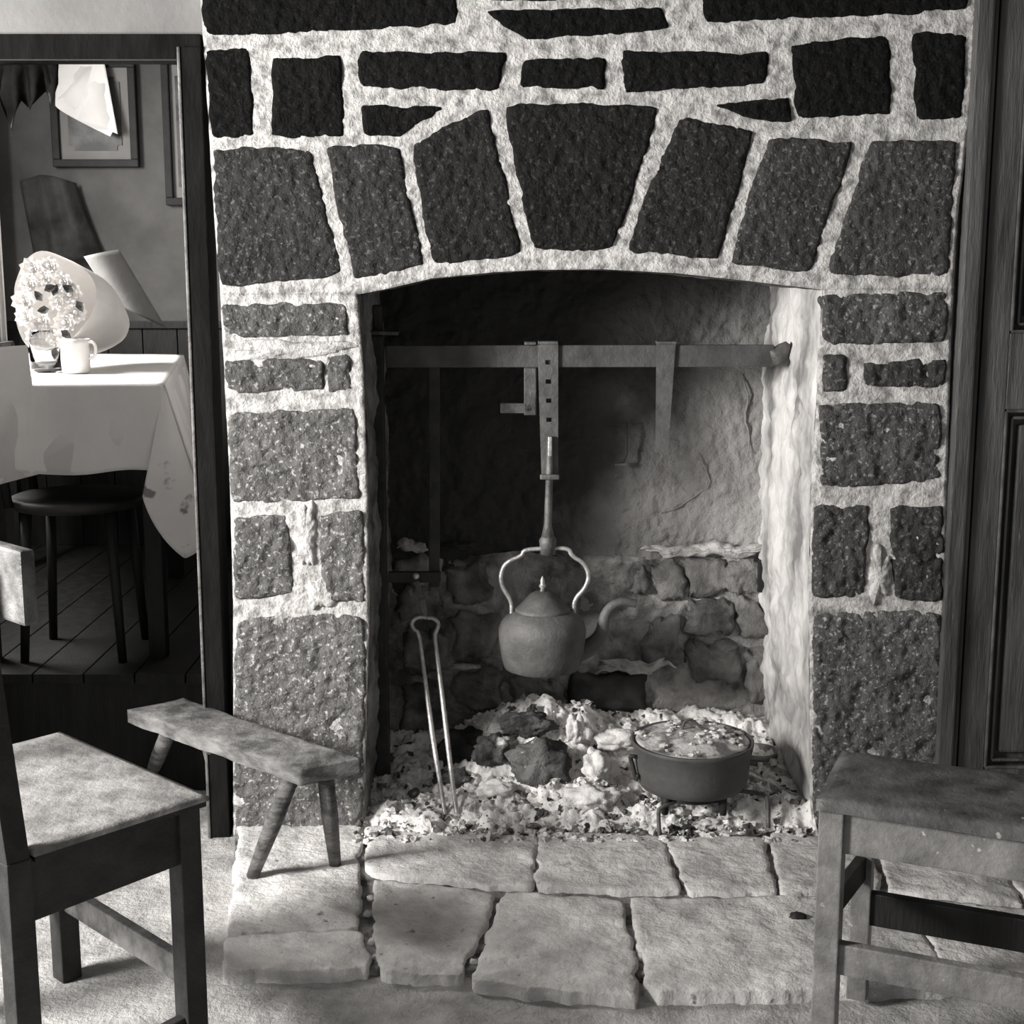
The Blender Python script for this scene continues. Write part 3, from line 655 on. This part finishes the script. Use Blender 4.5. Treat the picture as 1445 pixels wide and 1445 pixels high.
# ================================================================ ash, turf
def ashz(x, y):
    g = lambda cx, cy, sx, sy: math.exp(-((x - cx) / sx) ** 2 - ((y - cy) / sy) ** 2)
    f = min(1, max(0, (y + .065 + .05 * noise.noise(Vector((x * 6, 3, 1))) + .03 * noise.noise(Vector((x * 25, 3, 1)))) / .10))
    z = .006 + .022 * f + .20 * g(.05, .36, .24, .15) + .12 * g(.50, .52, .45, .15) + .03 * g(.1, .1, .25, .1) + .05 * g(-.30, .5, .15, .15) - .022 * g(.46, -.02, .17, .12) + .035 * g(.74, .2, .10, .3)
    z += f * (.028 * fbm((x, y, 0), 11, 4, 3) + .014 * fbm((x, y, 0), 40, 3, 8))
    return z - .05 * (1 - f)
def ashf(u, v):
    x, y = -.445 + 1.26 * u, -.12 + .68 * v; n = .004 * noise.noise(Vector((x * 60, y * 60, 0))); return Vector((x + n, y, ashz(x, y)))
ash = tag(gridmesh('ash_bed', ashf, 260, 150, ASH, back=(0, 0, -1), thick=.01), 'bed of white ash spread over the whole hearth', 'ash'); ash['kind'] = 'stuff'
random.seed(11); bm = bmesh.new()
for i in range(1500):
    x, y = random.uniform(-.42, .78), random.uniform(-.07, .5); y = y if random.random() < .5 else random.uniform(-.115, .12); rr = random.choice((.003, .004, .005, .007, .010, .015)) * random.uniform(.7, 1.2); M = Matrix.Translation((x, y, max(.003, ashz(x, y)) + rr * .1)) @ Matrix.Rotation(random.random() * 6, 4, 'Z') @ Matrix.Diagonal((1, random.uniform(.5, 1), random.uniform(.4, .8), 1))
    ret = bmesh.ops.create_icosphere(bm, subdivisions=1 if rr < .012 else 2, radius=rr, matrix=M)
    dark = random.random() < .25
    for v in ret['verts']:
        v.co += Vector(noise.noise_vector(v.co * 90)) * rr * .9
        for f in v.link_faces: f.material_index = int(dark)
me = bpy.data.meshes.new('ash_crumbs'); bm.to_mesh(me); bm.free(); me.materials.append(ASHLUMP); me.materials.append(TURF)
o = bpy.data.objects.new('ash_crumbs', me); C.objects.link(o); tag(o, 'loose crumbs of ash and cinder scattered over the ash bed', 'cinders'); o['kind'] = 'stuff'
def clod(px, py, y, r_, sc_, m, label, seed, name='turf_sod', cat='turf'):
    p = P(px, py, y=y); return tag(rock(name, p, r_, sc_, m, None, seed, .42, 4, 1.7), label, cat)
clod(764, 1078, .15, .088, (1.0, .7, .88), TURF, 'largest charred turf clod in the middle of the fire', 1)
clod(812, 1026, .24, .050, (.5, .5, .95), ASHLUMP, 'bright upright ash-white clod standing at the top of the fire', 2)
clod(742, 1022, .26, .062, (1.3, .6, .6), TURF, 'ash-flecked clod lying across the top of the fire heap', 3)
clod(694, 1060, .20, .052, (1.0, .7, .9), TURF, 'grey clod leaning on the left of the fire heap', 4)
clod(652, 1060, .30, .088, (.9, .6, .8), mat('black_turf', .015, .06, 9, .95, .8, 40), 'black clod behind the right tongs arm', 5)
clod(842, 1085, .16, .055, (.8, .7, 1.0), ASHLUMP, 'pale ash clod right of the large charred one', 6)
clod(832, 1128, .06, .075, (1.0, .6, .55), ASHLUMP, 'broad white ash lump in front of the pot on its left', 7)
clod(700, 1115, .08, .055, (1.1, .7, .5), ASHLUMP, 'low white ash lump in front of the large charred clod', 8)
clod(565, 1080, .36, .055, (1.0, .7, .7), TURF, 'small charred clod at the foot of the crane post', 9)
clod(872, 1045, .26, .055, (1.2, .6, .6), ASHLUMP, 'pale ash lump behind the pot on its left', 10)
clod(640, 1098, .18, .045, (1.3, .7, .5), TURF, 'flat charred clod between the tongs and the fire heap', 12)
clod(1000, 1162, .0, .026, (1.3, .6, .6), ASHLUMP, 'crumbling ash lump under the cooking pot', 13)

# ================================================================ pot on trivet
PY = .06; pc = P(977, 1043, y=PY); RP = 86 * (PY + 3.6) * 1.035 / FPX; RZ = pc.z; HB = .132; pz = RZ - HB
t = thing('cooking_pot', 'black three-legged cast iron pot with ash heaped on its lid', 'pot', (pc.x, PY, pz))
base = Vector((pc.x, PY, pz))
lathe('body', [(0, 0), (RP * .70, 0), (RP * .86, .008), (RP * .93, .030), (RP * .955, .07), (RP * .97, HB - .016), (RP * 1.0, HB - .010), (RP * 1.015, HB), (RP * .985, HB + .002), (RP * .93, HB - .010), (RP * .92, HB - .05), (0, HB - .05)], base, POT, t, 64)
for a_ in (-130, -55, 90):
    a = math.radians(a_); d = Vector((math.cos(a), math.sin(a), 0)) * RP * .74
    tube('leg', [base + d + Vector((0, 0, .012)), base + d * 1.05 - Vector((0, 0, .042))], [.014, .009], IRON, t, 8)
for sx in (-1, 1):
    e = base + Vector((sx * RP * .955, -.04 if sx < 0 else .05, 0))
    tube('ear', [e + Vector((0, 0, HB - .035)), e + Vector((sx * .016, 0, HB - .033)), e + Vector((sx * .012, 0, HB - .045)), e + Vector((-sx * .002, -.012, HB - .10)), e + Vector((-sx * .006, -.012, HB - .08))], .006, IRON, t, 8, 1, True, 1)
lid = lathe('lid', [(0, HB + .022), (RP * .3, HB + .020), (RP * .62, HB + .010), (RP * .8, HB - .004), (RP * .90, HB + .002), (RP * .94, HB - .002), (RP * .90, HB - .014), (0, HB - .012)], base, mat('ash_dusted_lid', .16, .6, 13, .8, .7, 50, thr=(.42, .55)), t, 64)
tube('lid_handle', [base + Vector(p) for p in ((-.025, .02, HB + .02), (-.02, .02, HB + .045), (.0, .02, HB + .05), (.02, .02, HB + .03), (.04, .01, HB + .018), (.06, .0, HB + .022))], .004, GREYIRON, lid, 8, 1, True, 2)
rng = random.Random(5)
for i in range(44):
    a = rng.uniform(0, 6.28); rr = RP * rng.uniform(.2, .88)
    rock('ash_flake', base + Vector((math.cos(a) * rr, math.sin(a) * rr, HB + .024 - .028 * (rr / RP) ** 2)), rng.uniform(.004, .013), (1.2, .8, .6), ASHLUMP, lid, i, .75, 3)
adopt(t)
t = thing('iron_trivet', 'low iron trivet rods under the cooking pot, one bent leg at right', 'trivet', (pc.x, PY, 0))
gz = pz - .002
tube('hoop', [Vector((pc.x + math.cos(a / 20 * 6.2832) * RP * .62, PY + math.sin(a / 20 * 6.2832) * RP * .62, gz - .008)) for a in range(21)], .006, IRON, t, 8, 1, False)
l1 = P(1062, 1118, y=.05); l2 = P(1082, 1122, y=.0); l3 = P(1084, 1168, y=-.03)
tube('leg', [Vector((pc.x + RP * .60, PY, gz - .008)), l1, l2, P(1084, 1135, y=-.01), l3], .0065, GREYIRON, t, 8, 1, True, 1)
q1 = P(930, 1140, y=-.06)
tube('leg', [Vector((pc.x - RP * .3, PY - RP * .53, gz - .008)), q1, P(929, 1150, y=-.065), P(931, 1184, y=-.07)], .0055, GREYIRON, t, 8, 1, True, 1)
tube('leg', [Vector((pc.x - RP * .3, PY + RP * .5, gz - .008)), Vector((pc.x - RP * .36, PY + RP * .6, gz - .02)), Vector((pc.x - RP * .38, PY + RP * .62, .02))], .0055, GREYIRON, t, 8, 1, True, 1)
adopt(t)
tcn = P(1068, 1104, y=.33)
t = thing('tin_can', 'small grey can half hidden behind the right of the cooking pot', 'can', tcn)
lathe('can_body', [(0, 0), (.044, 0), (.050, .012), (.056, .09), (.058, .10), (.054, .10), (.048, .014), (0, .01)], tcn, mat('dull_tin', .2, .34, 20, .6, .6, 40, metal=.2), t, 32)
for h in (.03, .06, .085): tube('band', [tcn + Vector((math.cos(a / 20 * 6.2832) * (.052 + h * .05), math.sin(a / 20 * 6.2832) * (.052 + h * .05), h)) for a in range(21)], .002, GREYIRON, t, 6, 1, False)
adopt(t)

# ================================================================ low bench
BZ = .335
q = [P(176, 998, z=BZ), P(262, 983, z=BZ), P(508, 1068, z=BZ), P(424, 1086, z=BZ)]   # far-left near, far-left far, right far, right near
bc = sum(q, Vector()) / 4
t = thing('low_bench', 'low rough wooden bench with four splayed legs standing at the left pillar', 'bench', (bc.x, bc.y, 0))
def btop(u, v):
    p = q[1].lerp(q[2], u).lerp(q[0].lerp(q[3], u), v); a, b_ = 2 * u - 1, 2 * v - 1
    e = max(abs(a) ** 16, abs(b_) ** 8)
    wv = Vector(noise.noise_vector(p * 7)) * .012 * abs(b_) ** 2
    return p + Vector((wv.x, wv.y, .003 * fbm(p, 14, 3) - .006 * e))
gridmesh('seat', btop, 90, 24, BENCHWOOD, t, True, (0, 0, -1), .034)
legs = [((385, 1090), (356, 1241)), ((440, 1088), (473, 1224)), ((290, 1032), (320, 1148)), ((240, 1028), (208, 1110))]
for i, (a, b) in enumerate(legs):
    ft = P(b[0], b[1] - 4, z=-.0 if i < 2 else -.02); u_, v_ = [(.88, .72), (.90, .28), (.22, .30), (.18, .72)][i]; tp_ = q[1].lerp(q[2], u_).lerp(q[0].lerp(q[3], u_), v_) - Vector((0, 0, .03))
    ext = 0
    tube('leg', [tp_, tp_.lerp(ft, .5), ft], [.020, .021, .015], BENCHWOOD, t, 12)
adopt(t)

# ================================================================ left chair
CZ = .51
R_, F_ = P(295, 1121, z=CZ), P(85, 1030, z=CZ); ex = (F_ - R_); W_ = ex.length; ex.normalize(); ey = Vector((ex.y, -ex.x, 0))
if ey.x > 0: ey = -ey
N_ = R_ + ey * ((P(8, 1178, z=CZ) - R_).dot(ey)); L_ = N_ + (F_ - R_)
cc = (R_ + F_ + N_ + L_) / 4
t = thing('wooden_chair', 'black wooden chair with a pale seat at the left edge', 'chair', (cc.x, cc.y, -.02))
qs = [L_, F_, R_, N_]
def seatf(u, v):
    p = qs[0].lerp(qs[1], u).lerp(qs[3].lerp(qs[2], u), v); return p + Vector((0, 0, -.004 * max(abs(2 * u - 1), abs(2 * v - 1)) ** 20))
gridmesh('seat', seatf, 30, 30, SEATWOOD, t, True, (0, 0, -1), .008)
qd = [p.lerp(cc, .02) - Vector((0, 0, .010)) for p in qs]
gridmesh('seat_underside', lambda u, v: qd[0].lerp(qd[1], u).lerp(qd[3].lerp(qd[2], u), v), 4, 4, CHAIRWOOD, t, False, (0, 0, -1), .014)
def inset(p, a=.035): 
    d = cc - p; return p + ex * math.copysign(a, d.dot(ex)) + ey * math.copysign(a, d.dot(ey))
LR, LF = inset(R_), inset(F_)
LN = N_ + ey * .0 + (N_ - R_).normalized() * .012; LN.x -= .025; LL = LN + ex * (W_ - .03)
for p in (LR, LF): bar('leg', (p.x, p.y, -.03), (p.x, p.y, CZ - .02), .045, .045, CHAIRWOOD, t, up=ex)
lean = Vector((-.055, .03, 0))
for p in (LN, LL):
    bar('back_post', (p.x, p.y, -.03), (p.x, p.y, CZ - .01), .045, .045, CHAIRWOOD, t, up=ex)
    bar('back_post', (p.x, p.y, CZ - .02), Vector((p.x, p.y, 1.0)) + lean, .042, .042, CHAIRWOOD, t, up=ex)
for a, b in ((LR, LF), (LR, LN), (LN, LL), (LL, LF)): bar('apron', (a.x, a.y, CZ - .075), (b.x, b.y, CZ - .075), .022, .11, CHAIRWOOD, t)
bar('stretcher', (LF.x, LF.y, .16), (LR.x, LR.y, .15), .022, .055, RAILWOOD, t); bar('stretcher', (LN.x, LN.y, .04), (LR.x, LR.y, .05), .022, .045, CHAIRWOOD, t)
bar('stretcher', (LF.x, LF.y, .17), (LL.x, LL.y, .17), .022, .04, CHAIRWOOD, t)
ra = P(42, 830, y=LN.y - .02); rb = ra + ex * (W_ + .06)
bar('crest_rail', ra, rb, .026, .125, RAILWOOD, t, bev=.006); adopt(t)

# ================================================================ right stool
a, b = P(1152, 1124, z=CZ), P(1188, 1056, z=CZ); c = P(1445, 1167, z=CZ)
fx = (c - a).normalized(); fy = Vector((-fx.y, fx.x, 0)); dpt = (b - a).dot(fy); sk = (b - a).dot(fx)
ww = .62; qn = [b, b + fx * (ww - sk * 2), a + fx * ww, a]
cc = sum(qn, Vector()) / 4
t = thing('wooden_stool', 'grey-brown wooden stool with slatted stretchers at the right edge', 'stool', (cc.x, cc.y, -.02))
gridmesh('seat', lambda u, v: qn[0].lerp(qn[1], u).lerp(qn[3].lerp(qn[2], u), v) + Vector((0, 0, .002 * noise.noise(Vector((u * 5, v * 5, 0))) - .006 * max(abs(2 * u - 1), abs(2 * v - 1)) ** 18)), 40, 24, mat('dark_stool_seat', .035, .12, 12, .36, .5, 26, fleck=.3, fleck_thr=(.7, .76), fscale=40), t, True, (0, 0, -1), .022)
g1 = a + fx * .027 + fy * .03; g2 = a + fx * (ww - .05) + fy * .03; g3 = b + fx * .058 - fy * .03; g4 = b + fx * (ww - sk * 2 - .04) - fy * .03
bar('leg', (g1.x, g1.y, -.03), (g1.x, g1.y, CZ - .02), .046, .045, STOOLWOOD, t, up=fy); bar('leg', (g2.x, g2.y, -.03), (g2.x, g2.y, CZ - .02), .046, .045, STOOLWOOD, t, up=fy)
bar('leg', (g3.x, g3.y, -.01), (g3.x, g3.y, CZ - .02), .040, .040, STOOLWOOD, t, up=fy); bar('leg', (g4.x, g4.y, -.01), (g4.x, g4.y, CZ - .02), .040, .040, STOOLWOOD, t, up=fy)
for p, r_ in ((g1, g2), (g3, g4), (g1, g3), (g2, g4)): bar('apron', (p.x, p.y, CZ - .068), (r_.x, r_.y, CZ - .068), .022, .088, STOOLWOOD, t)
bar('stretcher', (g1.x, g1.y, .185), (g2.x, g2.y, .185), .024, .062, STOOLWOOD, t); bar('stretcher', (g3.x, g3.y, .19), (g4.x, g4.y, .19), .022, .07, DARKWOOD, t)
bar('stretcher', (g1.x, g1.y, .28), (g3.x, g3.y, .28), .022, .05, DARKWOOD, t); adopt(t)
